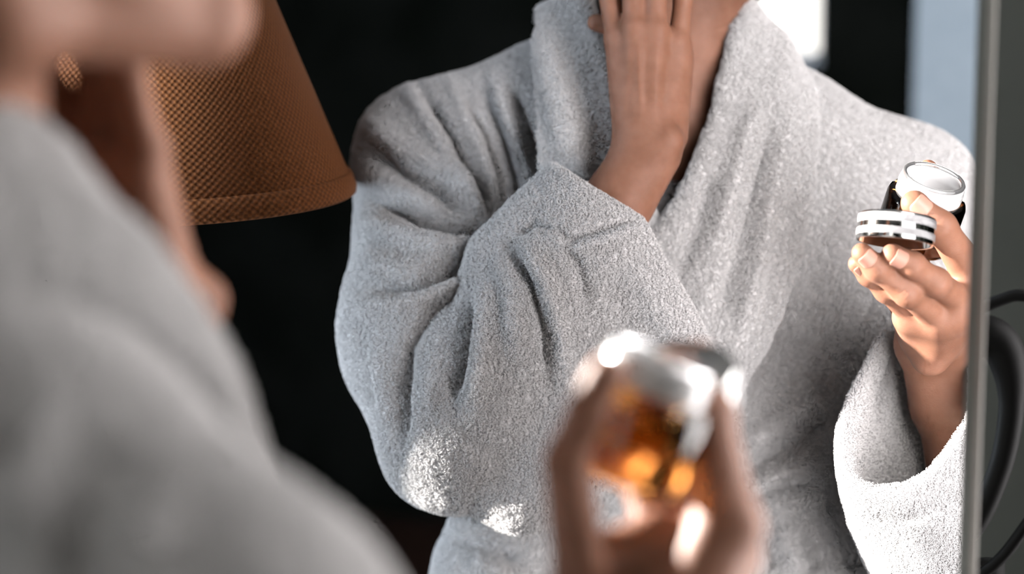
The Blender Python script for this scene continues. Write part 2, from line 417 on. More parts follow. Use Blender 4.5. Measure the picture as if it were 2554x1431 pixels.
# ------------------------------------------------------------------ table lamp beside the mirror (seen in it)
wv = mat('woven_shade', (.30, .13, .045), .85); M['weave'] = wv
N, L, b = nodes(wv)
tc = N.new('ShaderNodeTexCoord'); sx = N.new('ShaderNodeSeparateXYZ'); L.new(tc.outputs['Object'], sx.inputs[0])
at = N.new('ShaderNodeMath'); at.operation = 'ARCTAN2'; L.new(sx.outputs['Y'], at.inputs[0]); L.new(sx.outputs['X'], at.inputs[1])
mu = N.new('ShaderNodeMath'); mu.operation = 'MULTIPLY'; mu.inputs[1].default_value = .165; L.new(at.outputs[0], mu.inputs[0])
cb = N.new('ShaderNodeCombineXYZ'); L.new(mu.outputs[0], cb.inputs[0]); L.new(sx.outputs['Z'], cb.inputs[1])
wn_ = N.new('ShaderNodeTexNoise'); wn_.inputs['Scale'].default_value = 160; L.new(cb.outputs[0], wn_.inputs['Vector'])
vm = N.new('ShaderNodeVectorMath'); vm.operation = 'MULTIPLY_ADD'; vm.inputs[1].default_value = (.0016, .0012, 0); L.new(wn_.outputs['Color'], vm.inputs[0]); L.new(cb.outputs[0], vm.inputs[2])
ps = N.new('ShaderNodeSeparateXYZ'); L.new(vm.outputs[0], ps.inputs[0])
def wave(sock, period):
    a_ = N.new('ShaderNodeMath'); a_.operation = 'MULTIPLY'; a_.inputs[1].default_value = 6.28318 / period; L.new(sock, a_.inputs[0])
    c_ = N.new('ShaderNodeMath'); c_.operation = 'SINE'; L.new(a_.outputs[0], c_.inputs[0]); return c_.outputs[0]
pm = N.new('ShaderNodeMath'); pm.operation = 'MULTIPLY'; L.new(wave(ps.outputs['X'], .0068), pm.inputs[0]); L.new(wave(ps.outputs['Y'], .0052), pm.inputs[1])
pa = N.new('ShaderNodeMath'); pa.operation = 'MULTIPLY_ADD'; pa.inputs[1].default_value = .5; pa.inputs[2].default_value = .5; L.new(pm.outputs[0], pa.inputs[0])
wr = N.new('ShaderNodeValToRGB'); wr.color_ramp.elements[0].color = (.17, .054, .012, 1); wr.color_ramp.elements[1].color = (.30, .100, .022, 1)
wr.color_ramp.elements[0].position = .2; wr.color_ramp.elements[1].position = .8
L.new(pa.outputs[0], wr.inputs['Fac']); L.new(wr.outputs['Color'], b.inputs['Base Color'])
bp = N.new('ShaderNodeBump'); bp.inputs['Strength'].default_value = .8; bp.inputs['Distance'].default_value = .0012
L.new(pa.outputs[0], bp.inputs['Height']); L.new(bp.outputs['Normal'], b.inputs['Normal'])
M['shade_in'] = mat('shade_lining', (.5, .4, .28), .8)
M['brass'] = mat('lamp_brass', (.25, .16, .07), .35, .9)
LD = 1.58; lc = real(V(385, 484, LD)); px2m = LD / F
lr = 490 * px2m
table_top = lc[2] - .40
lamp = empty('table_lamp', (lc[0], lc[1], table_top), 'table lamp with a tapered brown woven shade, reflected in the mirror', 'lamp')
sh_h = .27; r_top = lr - sh_h * 170 / 465 * 1.02
lathe('lamp_shade', [(lr - .002, .015), (r_top, sh_h), (r_top - .003, sh_h), (lr - .006, .002)], lc, (0, 0, 1), [M['weave']], lamp, 128, close=True)
lathe('trim_band', [(lr + .0015, -.003), (lr + .0042, -.001), (lr + .0048, .004), (lr + .0012, .0145), (lr - .0012, .0165), (lr - .0045, .0168), (lr - .002, -.002)], lc, (0, 0, 1), [M['weave']], lamp, 128, close=True)
lathe('shade_lining', [(lr - .007, .001), (r_top - .004, sh_h)], lc, (0, 0, 1), M['shade_in'], lamp, 96)
lb = np.array([lc[0], lc[1], table_top])
lathe('lamp_base', [(0, 0), (.05, 0), (.052, .008), (.045, .018), (.02, .026), (.018, .06), (.034, .11), (.038, .15), (.03, .2), (.014, .24), (.010, .30), (0, .30)], lb, (0, 0, 1), M['black_metal'], lamp, 48)
tube('stem', [lb + (0, 0, .29), lb + (0, 0, .40 + sh_h * .7)], .005, M['brass'], lamp)
lathe('bulb', [(0, .0), (.012, .0), (.013, .02), (.028, .05), (.03, .07), (.02, .095), (0, .10)], lb + (0, 0, .40 + .06), (0, 0, 1), mat('bulb_glass', (.8, .78, .7), .3), lamp, 24)
for k in range(3):
    a = k * 2.094; tube('spider_arm', [lb + (0, 0, .40 + sh_h * .7), lb + np.array([math.cos(a) * (r_top + .012), math.sin(a) * (r_top + .012), .40 + sh_h * .9])], .0018, M['brass'], lamp, 8)
lu, lv = lc @ UW, lc @ NW - MC
table = empty('side_table', (lc[0], lc[1], 0), 'dark wooden side table under the woven lamp', 'table')
boxes('table_top', M['dark_wood'], [(lu - .24, lu + .12, lv - .16, lv + .16, table_top - .03, table_top)], table)
for (a, c) in ((-.22, -.14), (.10, -.14), (-.22, .14), (.10, .14)):
    boxes('leg', M['dark_wood'], [(lu + a - .018, lu + a + .018, lv + c - .018, lv + c + .018, 0, table_top - .03)], table)

# ------------------------------------------------------------------ cream jar and its lid
def vdir(v): return dirw(refldir(np.asarray(v, float) / np.linalg.norm(v)))
JA = np.array([.19, -.5, .84]); JA /= np.linalg.norm(JA)
JRIM = H(2329, 446, 1.397); ja_w = vdir(JA); jr = real(JRIM)
M['amber'] = mat('amber_glass', (.86, .34, .08), .03, Transmission_Weight=1.0, IOR=1.45)
M['clear'] = mat('clear_glass', (.95, .97, .97), .03, Transmission_Weight=.9, IOR=1.35)
M['opal'] = mat('opal_white', (.72, .72, .715), .2, Coat_Weight=.4)
M['cream'] = mat('cream', (.74, .73, .71), .35)
jar = empty('cream_jar', jr - ja_w * .056, 'open amber glass cream jar with white rim held in the hand before the mirror', 'jar')
lathe('glass_body', [(0, -.056), (.026, -.056), (.0295, -.0545), (.0305, -.051), (.0305, -.0185), (.0295, -.0155), (.026, -.0145), (.0235, -.0145), (.0235, -.036), (.020, -.040), (0, -.040)], jr, ja_w, M['amber'], jar)
prof = [(.0228, -.0145), (.0250, -.0142), (.0250, -.0125), (.0242, -.0118), (.0253, -.0100), (.0242, -.0085), (.0253, -.0066), (.0242, -.0052), (.0248, -.0038), (.0240, -.0015), (.0205, -.0015), (.0200, -.010), (.0195, -.032), (.016, -.0355), (0, -.036), (0, -.0395), (.0195, -.0395), (.0228, -.0355)]
lathe('white_cup', prof, jr, ja_w, M['opal'], jar, close=True)
lathe('glass_rim', [(.0212, -.0014), (.0206, .0004), (.0215, .0018), (.0234, .0020), (.0243, .0006), (.0240, -.0012)], jr, ja_w, M['clear'], jar, close=True)
lathe('cream', [(0, -.0215), (.006, -.0222), (.012, -.0208), (.016, -.0185), (.0195, -.0165), (.0195, -.020), (0, -.025)], jr, ja_w, M['cream'], jar)

LA = np.array([.13, .10, .98]); LCV = H(2235, 573, 1.3465); la_w = vdir(LA); lw = real(LCV)
M['chrome'] = mat('polished_silver', (.62, .63, .61), .10, 1.0)
fro = mat('frosted_silver', (.62, .62, .62), .45, .85); M['frosted'] = fro
N, L, b = nodes(fro); t = N.new('ShaderNodeTexVoronoi'); t.inputs['Scale'].default_value = 1700
tc = N.new('ShaderNodeTexCoord'); L.new(tc.outputs['Object'], t.inputs['Vector'])
bp = N.new('ShaderNodeBump'); bp.inputs['Strength'].default_value = .9; bp.inputs['Distance'].default_value = .0006
L.new(t.outputs['Distance'], bp.inputs['Height']); L.new(bp.outputs['Normal'], b.inputs['Normal'])
RL = 95.5 * 1.350 / F; HL = 34.5 * 1.350 / F
lid = empty('jar_lid', lw - la_w * HL, 'round silver jar lid with two frosted bands resting on the fingertips', 'lid')
lathe('lid_shell', [(0, HL), (RL - .0012, HL), (RL - .0002, HL - .0006), (RL, HL - .0016), (RL, -HL + .0012), (RL - .0004, -HL + .0003), (RL - .0012, -HL), (RL - .0022, -HL + .0004), (RL - .0022, HL - .002), (0, HL - .002)], lw, la_w, M['chrome'], lid, 96)
for (h0, h1) in ((.24, .80), (-.66, -.18)):
    lathe('frosted_band', [(RL - .0004, HL * h0 - .0003), (RL + .0004, HL * h0), (RL + .0005, HL * (h0 + h1) / 2), (RL + .0004, HL * h1), (RL - .0004, HL * h1 + .0003)], lw, la_w, M['frosted'], lid, 96)
lathe('liner', [(0, HL - .0024), (RL - .003, HL - .0024), (RL - .003, HL - .004), (0, HL - .004)], lw, la_w, M['opal'], lid, 64)

# ------------------------------------------------------------------ the person: body
PB = np.array(real(T(1700, 1400, 1.55))); PB[2] = 0
person = empty('person', PB, 'person in a white terry bathrobe holding a cream jar, hand on neck, seen from behind', 'person')
VIEW = np.array([0, 1., 0])
bf = Field((-.10, 1.32, -.34), (.43, 1.76, .54), .0016)
# torso under the robe, shoulders, neck
bf.ell(T(1690, 640, 1.590), (.120, .055, .16), k=0)
bf.cone(T(1150, 420, 1.565), T(1690, 330, 1.56), .045, .06, k=.04); bf.cone(T(2230, 520, 1.56), T(1700, 340, 1.56), .045, .06, k=.04)
HF = np.array([.40, -.90, .12]); HF /= np.linalg.norm(HF)                     # where the face points
HU = np.array([.05, .10, 1.]); HU -= (HU @ HF) * HF; HU /= np.linalg.norm(HU); HS = np.cross(HF, HU)
HC = T(1764, -312, 1.496)
def hd(f, s, u): return HC + HF * f + HS * s + HU * u
bf.cone(T(1690, 380, 1.552), hd(-.022, 0, -.05), .056, .052, k=.03)
for s in (-1, 1):                                                            # neck cords to the breastbone, collarbones
    bf.cone(hd(-.03, s * .058, -.065), T(1690 + s * 30, 345, 1.502), .014, .011, k=.018)
    bf.cone(T(1690 + s * 45, 365, 1.506), T(1690 + s * 330, 300, 1.53), .009, .010, k=.018)
bf.ell(hd(0, 0, 0.015), (.098, .074, .100), (HF, HS, HU), k=.02)
bf.ell(hd(-.03, 0, .03), (.075, .072, .082), (HF, HS, HU), k=.02)
for s in (-1, 1):
    bf.cone(hd(.078, s * .010, -.108), hd(.0, s * .052, -.068), .017, .018, k=.022)
    bf.cone(hd(.0, s * .052, -.068), hd(-.008, s * .060, -.02), .017, .016, k=.02)
    bf.ell(hd(.062, s * .040, -.035), (.028, .026, .034), (HF, HS, HU), k=.02)   # cheeks
    bf.ell(hd(.092, s * .032, .012), (.010, .016, .009), (HF, HS, HU), k=.008, sub=True)
    bf.ell(hd(.0765, s * .032, .011), (.0125, .0150, .0105), (HF, HS, HU), k=.003)  # eyelids
    bf.cone(hd(.094, s * .014, .028), hd(.084, s * .048, .030), .006, .005, k=.010)
    bf.ell(hd(-.012, s * .077, -.006), (.017, .007, .031), (HF, HS, HU), k=.006)   # ears
    bf.ell(hd(-.008, s * .084, .000), (.009, .006, .018), (HF, HS, HU), k=.003, sub=True)
    bf.ell(hd(.100, s * .009, -.038), (.009, .008, .007), (HF, HS, HU), k=.006)
bf.ell(hd(.052, 0, -.058), (.038, .040, .052), (HF, HS, HU), k=.02)
bf.cone(hd(.090, 0, .018), hd(.106, 0, -.034), .0075, .0095, k=.010)
bf.ell(hd(.082, 0, -.105), (.018, .020, .016), (HF, HS, HU), k=.014)
bf.ell(hd(.086, 0, -.071), (.009, .021, .005), (HF, HS, HU), k=.006); bf.ell(hd(.084, 0, -.080), (.009, .018, .006), (HF, HS, HU), k=.003)

def chain(pts, rads, k=.006):
    for i in range(len(pts) - 1): bf.cone(pts[i], pts[i + 1], rads[i], rads[i + 1], k=k)
# left arm, hand on the neck
LW = T(1598, 425, 1.388)
chain([T(1110, 430, 1.565), T(1100, 1090, 1.43)], [.048, .040], k=.03)
chain([T(1100, 1090, 1.435), T(1380, 730, 1.415), T(1545, 500, 1.406)], [.036, .031, .0245], k=.02)
for o, r in ((-17, .0205), (17, .0215)):
    bf.cone(T(1545 + o, 500 + o * .7, 1.406), T(1613 + o, 385 + o * .45, 1.402), .0225, r, k=.010, squash=(VIEW, .84))
def TL(px, py, d): return T(px, py, d + .004)                    # the hand lies against the neck
bf.ell(TL(1668, 352, 1.385), (.0125, .010, .0125), k=.010)                        # bump of the ulna
lm = {'i': (1540, 98, 1.412), 'm': (1583, 76, 1.400), 'r': (1637, 78, 1.398), 'p': (1692, 110, 1.406)}
for (b_, w0, r0, r1) in (('i', (1572, 375, 1.398), .0135, .0108), ('m', (1600, 365, 1.394), .0135, .0108), ('r', (1628, 362, 1.394), .0135, .0105), ('p', (1655, 370, 1.398), .013, .0098)):
    bf.cone(TL(*w0), TL(*lm[b_]), r0, r1, k=.010)
    bf.ell(TL(lm[b_][0], lm[b_][1], lm[b_][2] - .0035), (.0085, .008, .009), k=.006)
bf.cone(TL(1678, 340, 1.408), TL(1698, 150, 1.412), .0125, .0105, k=.010)          # outer edge of the palm
bf.cone(TL(1585, 350, 1.412), TL(1630, 130, 1.415), .015, .012, k=.010)
lfing = {'i': [(1516, -25, 1.418), (1505, -110, 1.432), (1505, -165, 1.445)], 'm': [(1578, -62, 1.405), (1572, -160, 1.418), (1572, -222, 1.432)],
         'r': [(1634, -58, 1.403), (1636, -152, 1.416), (1640, -210, 1.430)], 'p': [(1704, -5, 1.408), (1712, -78, 1.420), (1716, -130, 1.432)]}
lr_ = {'i': (.0098, .0088, .0082, .0072), 'm': (.0100, .0090, .0083, .0073), 'r': (.0096, .0087, .0080, .0070), 'p': (.0090, .0080, .0074, .0064)}
for b_ in 'imrp':
    chain([TL(*lm[b_])] + [TL(*q) for q in lfing[b_]], lr_[b_], k=.004)
chain([TL(1588, 345, 1.412), TL(1560, 190, 1.436), TL(1552, 72, 1.440), TL(1486, 57, 1.440)], [.015, .0125, .0095, .0074], k=.008)

# right arm, hand with the jar
RM = {'i': (2398, 752, 1.386), 'm': (2342, 796, 1.390), 'r': (2272, 782, 1.398), 'p': None}
RMP = D(1445, 1420, .802)
RWR = H(2338, 905, 1.492)
chain([T(2235, 520, 1.56), H(2480, 1520, 1.535)], [.048, .040], k=.03)
chain([H(2480, 1520, 1.535), H(2440, 1260, 1.520), H(2366, 1010, 1.502)], [.040, .037, .026], k=.02)
for o in (-22, 22):
    bf.cone(H(2366 + o, 1010, 1.502), RWR + np.array([o * .0003, 0, 0]), .0245, .0215, k=.010)
for b_, w0, r0, r1 in (('i', (2385, 870, 1.478), .0155, .0115), ('m', (2350, 880, 1.480), .0150, .0112), ('r', (2308, 872, 1.484), .0150, .0108), ('p', (2276, 856, 1.488), .0150, .0105)):
    bf.cone(H(*w0), RMP if b_ == 'p' else H(*RM[b_]), r0, r1, k=.012)
bf.tri(D(1470, 1430, .825), D(1790, 1400, .84), D(1610, 1680, .835), .015, k=.014); bf.cone(D(1790, 1390, .845), D(1480, 1420, .825), .013, .013, k=.012); bf.tri(D(1500, 1440, .83), D(1790, 1400, .845), D(1640, 1330, .838), .011, k=.012)
bf.tri(H(2380, 850, 1.475), H(2300, 850, 1.480), H(2320, 770, 1.415), .013, k=.010); bf.tri(H(2342, 800, 1.398), H(2270, 790, 1.408), H(2320, 855, 1.468), .012, k=.012)
bf.tri(H(2380, 850, 1.475), H(2398, 752, 1.395), H(2300, 775, 1.410), .011, k=.010)
RF = {'i': [(2334, 704, 1.362), (2274, 660, 1.352), (2226, 634, 1.345)], 'm': [(2262, 730, 1.366), (2186, 668, 1.356), (2150, 632, 1.349)], 'r': [(2210, 724, 1.380), (2166, 686, 1.370), (2136, 658, 1.362)],
      'p': []}
RRD = {'i': (.0108, .0098, .0088, .0080), 'm': (.0105, .0095, .0085, .0078), 'r': (.0092, .0082, .0072, .0064), 'p': (.0118, .0100, .0090, .0080)}
for b_ in 'imrp':
    if b_ == 'p':
        rd = refldir(np.array([-.62, -.78, 0.])); rd = rd - (rd @ JA) * JA; rd /= np.linalg.norm(rd)
        chain([RMP, JRIM - JA * .052 + rd * .0425, JRIM - JA * .030 + rd * .0412, JRIM - JA * .011 + rd * .0388], RRD[b_], k=.003); continue
    chain([H(*RM[b_])] + [H(*q) for q in RF[b_]], RRD[b_], k=.003)
    for j in (0, 1):                                                          # knuckles
        q = RF[b_][j]; bf.ell(H(q[0] + 2, q[1] + 1, q[2] - .002), (RRD[b_][j + 1] * 1.0,) * 3, k=.006)
chain([H(2400, 845, 1.475), H(2428, 690, 1.400), H(2346, 566, 1.3695), H(2290, 514, 1.3685)], [.019, .0145, .0108, .0090], k=.008)
bf.ell(H(2278, 506, 1.3685), (.0095, .0075, .0095), k=.005)
bf.tri(H(2424, 700, 1.41), H(2395, 752, 1.40), H(2390, 840, 1.465), .008, k=.010)  # web of the thumb
bv, bfc = bf.mesh(2)
WR = []                                                                       # creases over the finger joints
def across(p0, p1, n, wd, ln, hgt):
    p0, p1 = np.array(p0, float), np.array(p1, float); t = (p1 - p0) / np.linalg.norm(p1 - p0); q = np.array([-t[1], t[0]])
    for j in range(n):
        c = p0 + (p1 - p0) * (j / max(n - 1, 1)); WR.append(([c - q * ln, c + t * 2, c + q * ln], wd, hgt))
across((2268, 655), (2283, 665), 3, 3.2, 20, -.55); across((2326, 698), (2346, 713), 3, 3.5, 20, -.5)
across((2180, 661), (2192, 672), 3, 3.2, 17, -.5); across((2252, 722), (2270, 736), 3, 3.5, 18, -.5)
across((2336, 553), (2350, 568), 3, 3.5, 20, -.55); across((1690, 0), (1692, 6), 1, 4, 14, -.4)
WR += [([(1780, 75), (1820, 66), (1850, 62)], 5, -.8), ([(1566, 300), (1582, 110)], 10, -.5), ([(1610, 280), (1612, 110)], 9, -1.1), ([(1600, 290), (1590, 100)], 8, .8), ([(1655, 290), (1665, 130)], 10, -1.0), ([(1634, 280), (1638, 110)], 8, .7)]
bv = fold(bv, bfc, WR)
hipw = real(T(1640, 1560, 1.565)); sidew = dirw(refldir(np.array([1., 0, 0]))); sidew[2] = 0; sidew /= np.linalg.norm(sidew)
facew = -dirw(refldir(np.array([0, 1., 0]))); facew[2] = 0; facew /= np.linalg.norm(facew)
lf = Field((hipw[0] - .35, hipw[1] - .35, -.01), (hipw[0] + .35, hipw[1] + .35, hipw[2] + .12), .007)
for q in (-1, 1):
    a_ = np.array([hipw[0], hipw[1], 0]) + sidew * q * .095
    lf.cone(a_ + (0, 0, hipw[2]), a_ + (0, 0, .48), .085, .055, k=.02); lf.cone(a_ + (0, 0, .48), a_ + (0, 0, .09), .055, .036, k=.02)
    lf.cone(a_ - facew * .03 + (0, 0, .034), a_ + facew * .15 + (0, 0, .022), .034, .020, k=.02)
    for j in range(5): lf.cone(a_ + facew * .14 + sidew * (j - 2) * .015 + (0, 0, .016), a_ + facew * (.185 - .006 * abs(j - 2)) + sidew * (j - 2) * .017 + (0, 0, .013), .011, .009, k=.004)
lv_, lfc_ = lf.mesh(1)
bw = np.concatenate([real(bv), lv_]); bfw = np.concatenate([bfc[:, ::-1], lfc_ + len(bv)])
body = mesh_obj('body', bw, bfw, M['skin'], person)

def nail(p0, p1, r, dorsal, back=.010, front=.0025, ang=52, nm='fingernail'):
    """plate bent over the back of a finger end; p0 joint, p1 fingertip centre"""
    p0, p1 = np.asarray(p0), np.asarray(p1); ax = (p1 - p0) / np.linalg.norm(p1 - p0)
    dz = np.asarray(dorsal, float); dz = dz - (dz @ ax) * ax; dz /= np.linalg.norm(dz); ac = np.cross(ax, dz)
    nu, nv = 13, 12; vs, fs = [], []
    for lay in (0.0, .0005):
        for i in range(nv):
            for j in range(nu):
                u = -1 + 2 * j / (nu - 1); rnd = math.sqrt(max(0, 1 - (abs(u) ** 3)))
                t0, t1 = -back * (.72 + .28 * rnd), front * (.2 + .8 * rnd)
                t = t0 + (t1 - t0) * i / (nv - 1); a = math.radians(ang) * u
                R_ = r * (1.0 + .02) + lay + (.0002 if 0 < i else -.0006); drop = max(0, t) ** 2 * 18
                vs.append(p1 + ax * t + ac * math.sin(a) * R_ + dz * (math.cos(a) * R_ - drop))
    n_ = nu * nv
    for i in range(nv - 1):
        for j in range(nu - 1):
            q = i * nu + j; fs.append((q + n_, q + 1 + n_, q + nu + 1 + n_, q + nu + n_)); fs.append((q, q + nu, q + nu + 1, q + 1))
    rim = [j for j in range(nu)] + [i * nu + nu - 1 for i in range(1, nv)] + [(nv - 1) * nu + j for j in range(nu - 2, -1, -1)] + [i * nu for i in range(nv - 2, 0, -1)]
    for k in range(len(rim)): a, b_ = rim[k], rim[(k + 1) % len(rim)]; fs.append((a, b_, b_ + n_, a + n_))
    real_mesh(nm, np.array(vs), np.array(fs), M['nail'], body)
nail(H(*RF['i'][1]), H(*RF['i'][2]), .0080, (.32, -.85, -.42))
nail(H(*RF['m'][1]), H(*RF['m'][2]), .0078, (.32, -.85, -.42), .0095)
nail(H(*RF['r'][1]), H(*RF['r'][2]), .0064, (.32, -.85, -.42), .0085)
nail(H(2346, 566, 1.3695), H(2282, 508, 1.3685), .0092, (-.05, -.98, .15), .011, .003)
for b_, r_ in (('i', .0072), ('m', .0073), ('r', .0070), ('p', .0064)):
    nail(TL(*lfing[b_][1]), TL(*lfing[b_][2]), r_, (0, -1, .2), .009, .002)

# hair, pinned up at the back of the head
hf = Field(HC - .19, HC + .19, .003)
hf.ell(hd(-.022, 0, .034), (.092, .083, .088), (HF, HS, HU), k=0)
hf.ell(hd(-.062, 0, -.035), (.040, .058, .055), (HF, HS, HU), k=.02)
for q in (-1, 1):
    hf.cone(hd(-.030, q * .076, .0), hd(-.040, q * .066, -.085), .020, .013, k=.015)
    hf.cone(hd(-.062, q * .045, -.03), hd(-.066, q * .045, -.115), .026, .014, k=.015)
hf.ell(hd(-.118, 0, .045), (.036, .042, .038), (HF, HS, HU), k=.012)
hf.ell(hd(.095, 0, -.055), (.105, .12, .120), (HF, HS, HU), k=.012, sub=True)
for q in (-1, 1): hf.ell(hd(.004, q * .088, -.01), (.024, .022, .036), (HF, HS, HU), k=.006, sub=True)
hv, hfc = hf.mesh(1); hn = normals(hv, hfc)
hv = hv + hn * (.0008 * np.sin(((hv - HC) @ HS) * 900 + lumps(hv, 8, 3) * 3))[:, None]
real_mesh('hair', hv, hfc, M['hair'], person)

# ------------------------------------------------------------------ the person: bathrobe
def screen_cut(fl, p, q, keep):
    n_ = np.cross(ray(*p), ray(*q)); n_ /= np.linalg.norm(n_)
    if n_ @ ray(*keep) > 0: n_ = -n_
    fl.cut((0, 0, 0), n_)
def finish(name, fl, strokes, back, parent, seed, amp=.0012, smooth=3):
    vv, fc = fl.mesh(smooth)
    if strokes: vv = fold(vv, fc, strokes)
    if back: vv = fold(vv, fc, back, 'direct')
    vv = laplace(vv, fc, .3)
    nn = normals(vv, fc)
    vv = vv + nn * (lumps(vv, 16, seed) * amp * .8 + lumps(vv, 60, seed + 1) * amp * .25)[:, None]
    o = real_mesh(name, vv, fc, M['terry'], parent)
    SHEETS.append((name, vv, fc)); return o
SHEETS = []

rf = Field((-.17, 1.40, -.42), (.47, 1.90, .34), .0024)
rf.cone(T(1085, 398, 1.565), T(1430, 300, 1.565), .066, .072, k=0)
rf.cone(T(1430, 310, 1.565), T(1690, 345, 1.60), .070, .060, k=.04)
rf.cone(T(2240, 505, 1.56), T(1930, 385, 1.565), .066, .070, k=.03)
rf.cone(T(1930, 385, 1.565), T(1690, 345, 1.60), .068, .060, k=.04)
rf.cone(T(1330, 650, 1.57), T(1980, 660, 1.57), .095, .098, k=.05)
rf.cone(T(1370, 1120, 1.565), T(1930, 1120, 1.565), .090, .092, k=.06)
rf.cone(T(1330, 1560, 1.565), T(1950, 1560, 1.565), .095, .100, k=.06)
rf.cone(T(1320, 1310, 1.54), T(1230, 1420, 1.53), .045, .050, k=.03)
rf.tri(T(1500, 400, 1.60), T(1900, 400, 1.60), T(1700, 800, 1.60), .075, k=.03)
rf.cone(T(1085, 420, 1.56), T(1096, 830, 1.485), .069, .080, k=.03)
rf.cone(T(1096, 830, 1.485), T(1140, 1080, 1.435), .080, .068, k=.03)
rf.cone(T(2240, 520, 1.56), V(2480, 1520, 1.545), .070, .072, k=.03)
rf.tri(T(1560, -160, 1.40), T(1850, -160, 1.40), T(1655, 520, 1.40), .078, k=.004, sub=True)
rf.cone(T(1690, -160, 1.53), T(1690, 250, 1.53), .064, .064, k=.01, sub=True)
UPPER = [
 ([(1045, 217), (1123, 335), (1191, 472), (1236, 552)], 17, -18.2), ([(1010, 205), (1085, 330), (1160, 470), (1215, 560)], 20, 9.8),
 ([(1150, 250), (1200, 330), (1240, 442), (1256, 545)], 13, -12.6), ([(1120, 200), (1180, 320), (1222, 450), (1248, 545)], 15, 8.4),
 ([(1205, 230), (1255, 340), (1290, 450), (1296, 540)], 14, -11.2), ([(1235, 200), (1282, 330), (1318, 450), (1318, 520)], 16, 8.4),
 ([(1279, 222), (1318, 320), (1353, 418), (1366, 460)], 13, -12.6),
 ([(917, 296), (1000, 372), (1103, 425), (1180, 520)], 24, 11.2), ([(915, 352), (1000, 432), (1090, 480), (1170, 560)], 22, -12.6),
 ([(905, 440), (1000, 470), (1100, 520), (1200, 575)], 22, 7.0),
 ([(935, 505), (1045, 552), (1142, 585), (1226, 592)], 15, -16.8), ([(900, 545), (1020, 600), (1130, 620), (1215, 606)], 24, 11.2),
 ([(905, 720), (1040, 715), (1150, 668), (1225, 618)], 22, -14.0), ([(900, 650), (1010, 665), (1120, 640)], 26, 5.6),
 ([(880, 770), (1000, 762), (1090, 730), (1180, 680)], 20, 8.4),
 ([(1004, 1140), (1008, 981), (1025, 860), (1086, 765), (1178, 710)], 20, -12.6), ([(930, 860), (960, 960), (975, 1080)], 30, 7.0),
 ([(900, 800), (930, 920), (950, 1040)], 14, -4.2)]
TORSO = [
 ([(2080, 420), (2060, 560), (2010, 760)], 40, -4.8), ([(2160, 480), (2140, 640), (2080, 850)], 50, 4.8),
 ([(1830, 1215), (1900, 1150), (1990, 1100), (2090, 1050)], 26, -11.2), ([(1840, 1130), (1930, 1070), (2060, 1000)], 34, 9.6),
 ([(1830, 1275), (1930, 1225), (2060, 1205)], 20, -9.6), ([(1830, 1240), (1930, 1185), (2070, 1140)], 24, 9.6),
 ([(2070, 1240), (2095, 1310), (2135, 1440)], 18, -12), ([(1990, 1320), (2040, 1431)], 20, -9.6), ([(1890, 1330), (1930, 1431)], 22, -9.6), ([(1950, 1300), (1990, 1431)], 22, 9.6),
 ([(1110, 1300), (1200, 1320), (1320, 1330)], 16, 9.6), ([(1120, 1350), (1220, 1372), (1300, 1400)], 16, -11.2), ([(1180, 1400), (1260, 1431)], 18, 9.6)]
BACK = [([(420, 960), (330, 1110), (220, 1300), (120, 1440)], 62, -27.5), ([(160, 830), (110, 1080), (50, 1400)], 60, 19.4), ([(580, 1060), (430, 1270), (310, 1440)], 52, 19.4), ([(40, 900), (10, 1150)], 50, -19.4)]
robe = finish('robe', rf, UPPER + TORSO, BACK, person, 1)
robe['label'] = 'white terry bathrobe'

# sleeve of the raised arm, wide mouth
sf = Field((-.10, 1.38, -.26), (.24, 1.64, .16), .0022)
E_, Cx, MT, MB, Lw = T(1125, 1110, 1.42), T(1275, 655, 1.42), T(1470, 480, 1.398), T(1775, 905, 1.405), T(1300, 1225, 1.418)
sf.tri(E_, Cx, MT, .037, k=0); sf.tri(E_, MT, MB, .037, k=.004); sf.tri(E_, MB, Lw, .037, k=.004)
sf.cone(T(1180, 1000, 1.41), T(1450, 640, 1.392), .042, .036, k=.03)
sf.tri(T(1440, 700, 1.412), T(1590, 400, 1.408), T(1890, 960, 1.412), .026, k=.002, sub=True)
screen_cut(sf, (1405, 428), (1600, 545), (1300, 900)); screen_cut(sf, (1600, 545), (1818, 935), (1300, 900))
SLEEVE = [([(1178, 726), (1153, 904), (1127, 1010)], 20, -12.5), ([(1225, 690), (1205, 860), (1180, 1020)], 26, 8.8), ([(1100, 800), (1085, 930), (1070, 1050)], 22, 7.5),
 ([(1275, 615), (1328, 713), (1356, 830), (1363, 950)], 15, -11.2), ([(1310, 600), (1362, 700), (1396, 830), (1410, 960)], 20, 8.8), ([(1240, 620), (1280, 720), (1290, 880)], 24, 6.2),
 ([(1399, 588), (1446, 674), (1470, 780)], 16, -6.2), ([(1375, 562), (1426, 598), (1500, 578), (1592, 548)], 9, -6.2), ([(1372, 585), (1430, 620), (1510, 598), (1600, 570)], 14, 5.0),
 ([(1290, 590), (1330, 560), (1380, 570)], 12, -7.5), ([(1560, 640), (1660, 800), (1740, 900)], 40, 5.0), ([(1450, 900), (1400, 1080), (1330, 1200)], 50, 5.0)]
sleeve = finish('sleeve', sf, SLEEVE, None, robe, 5)

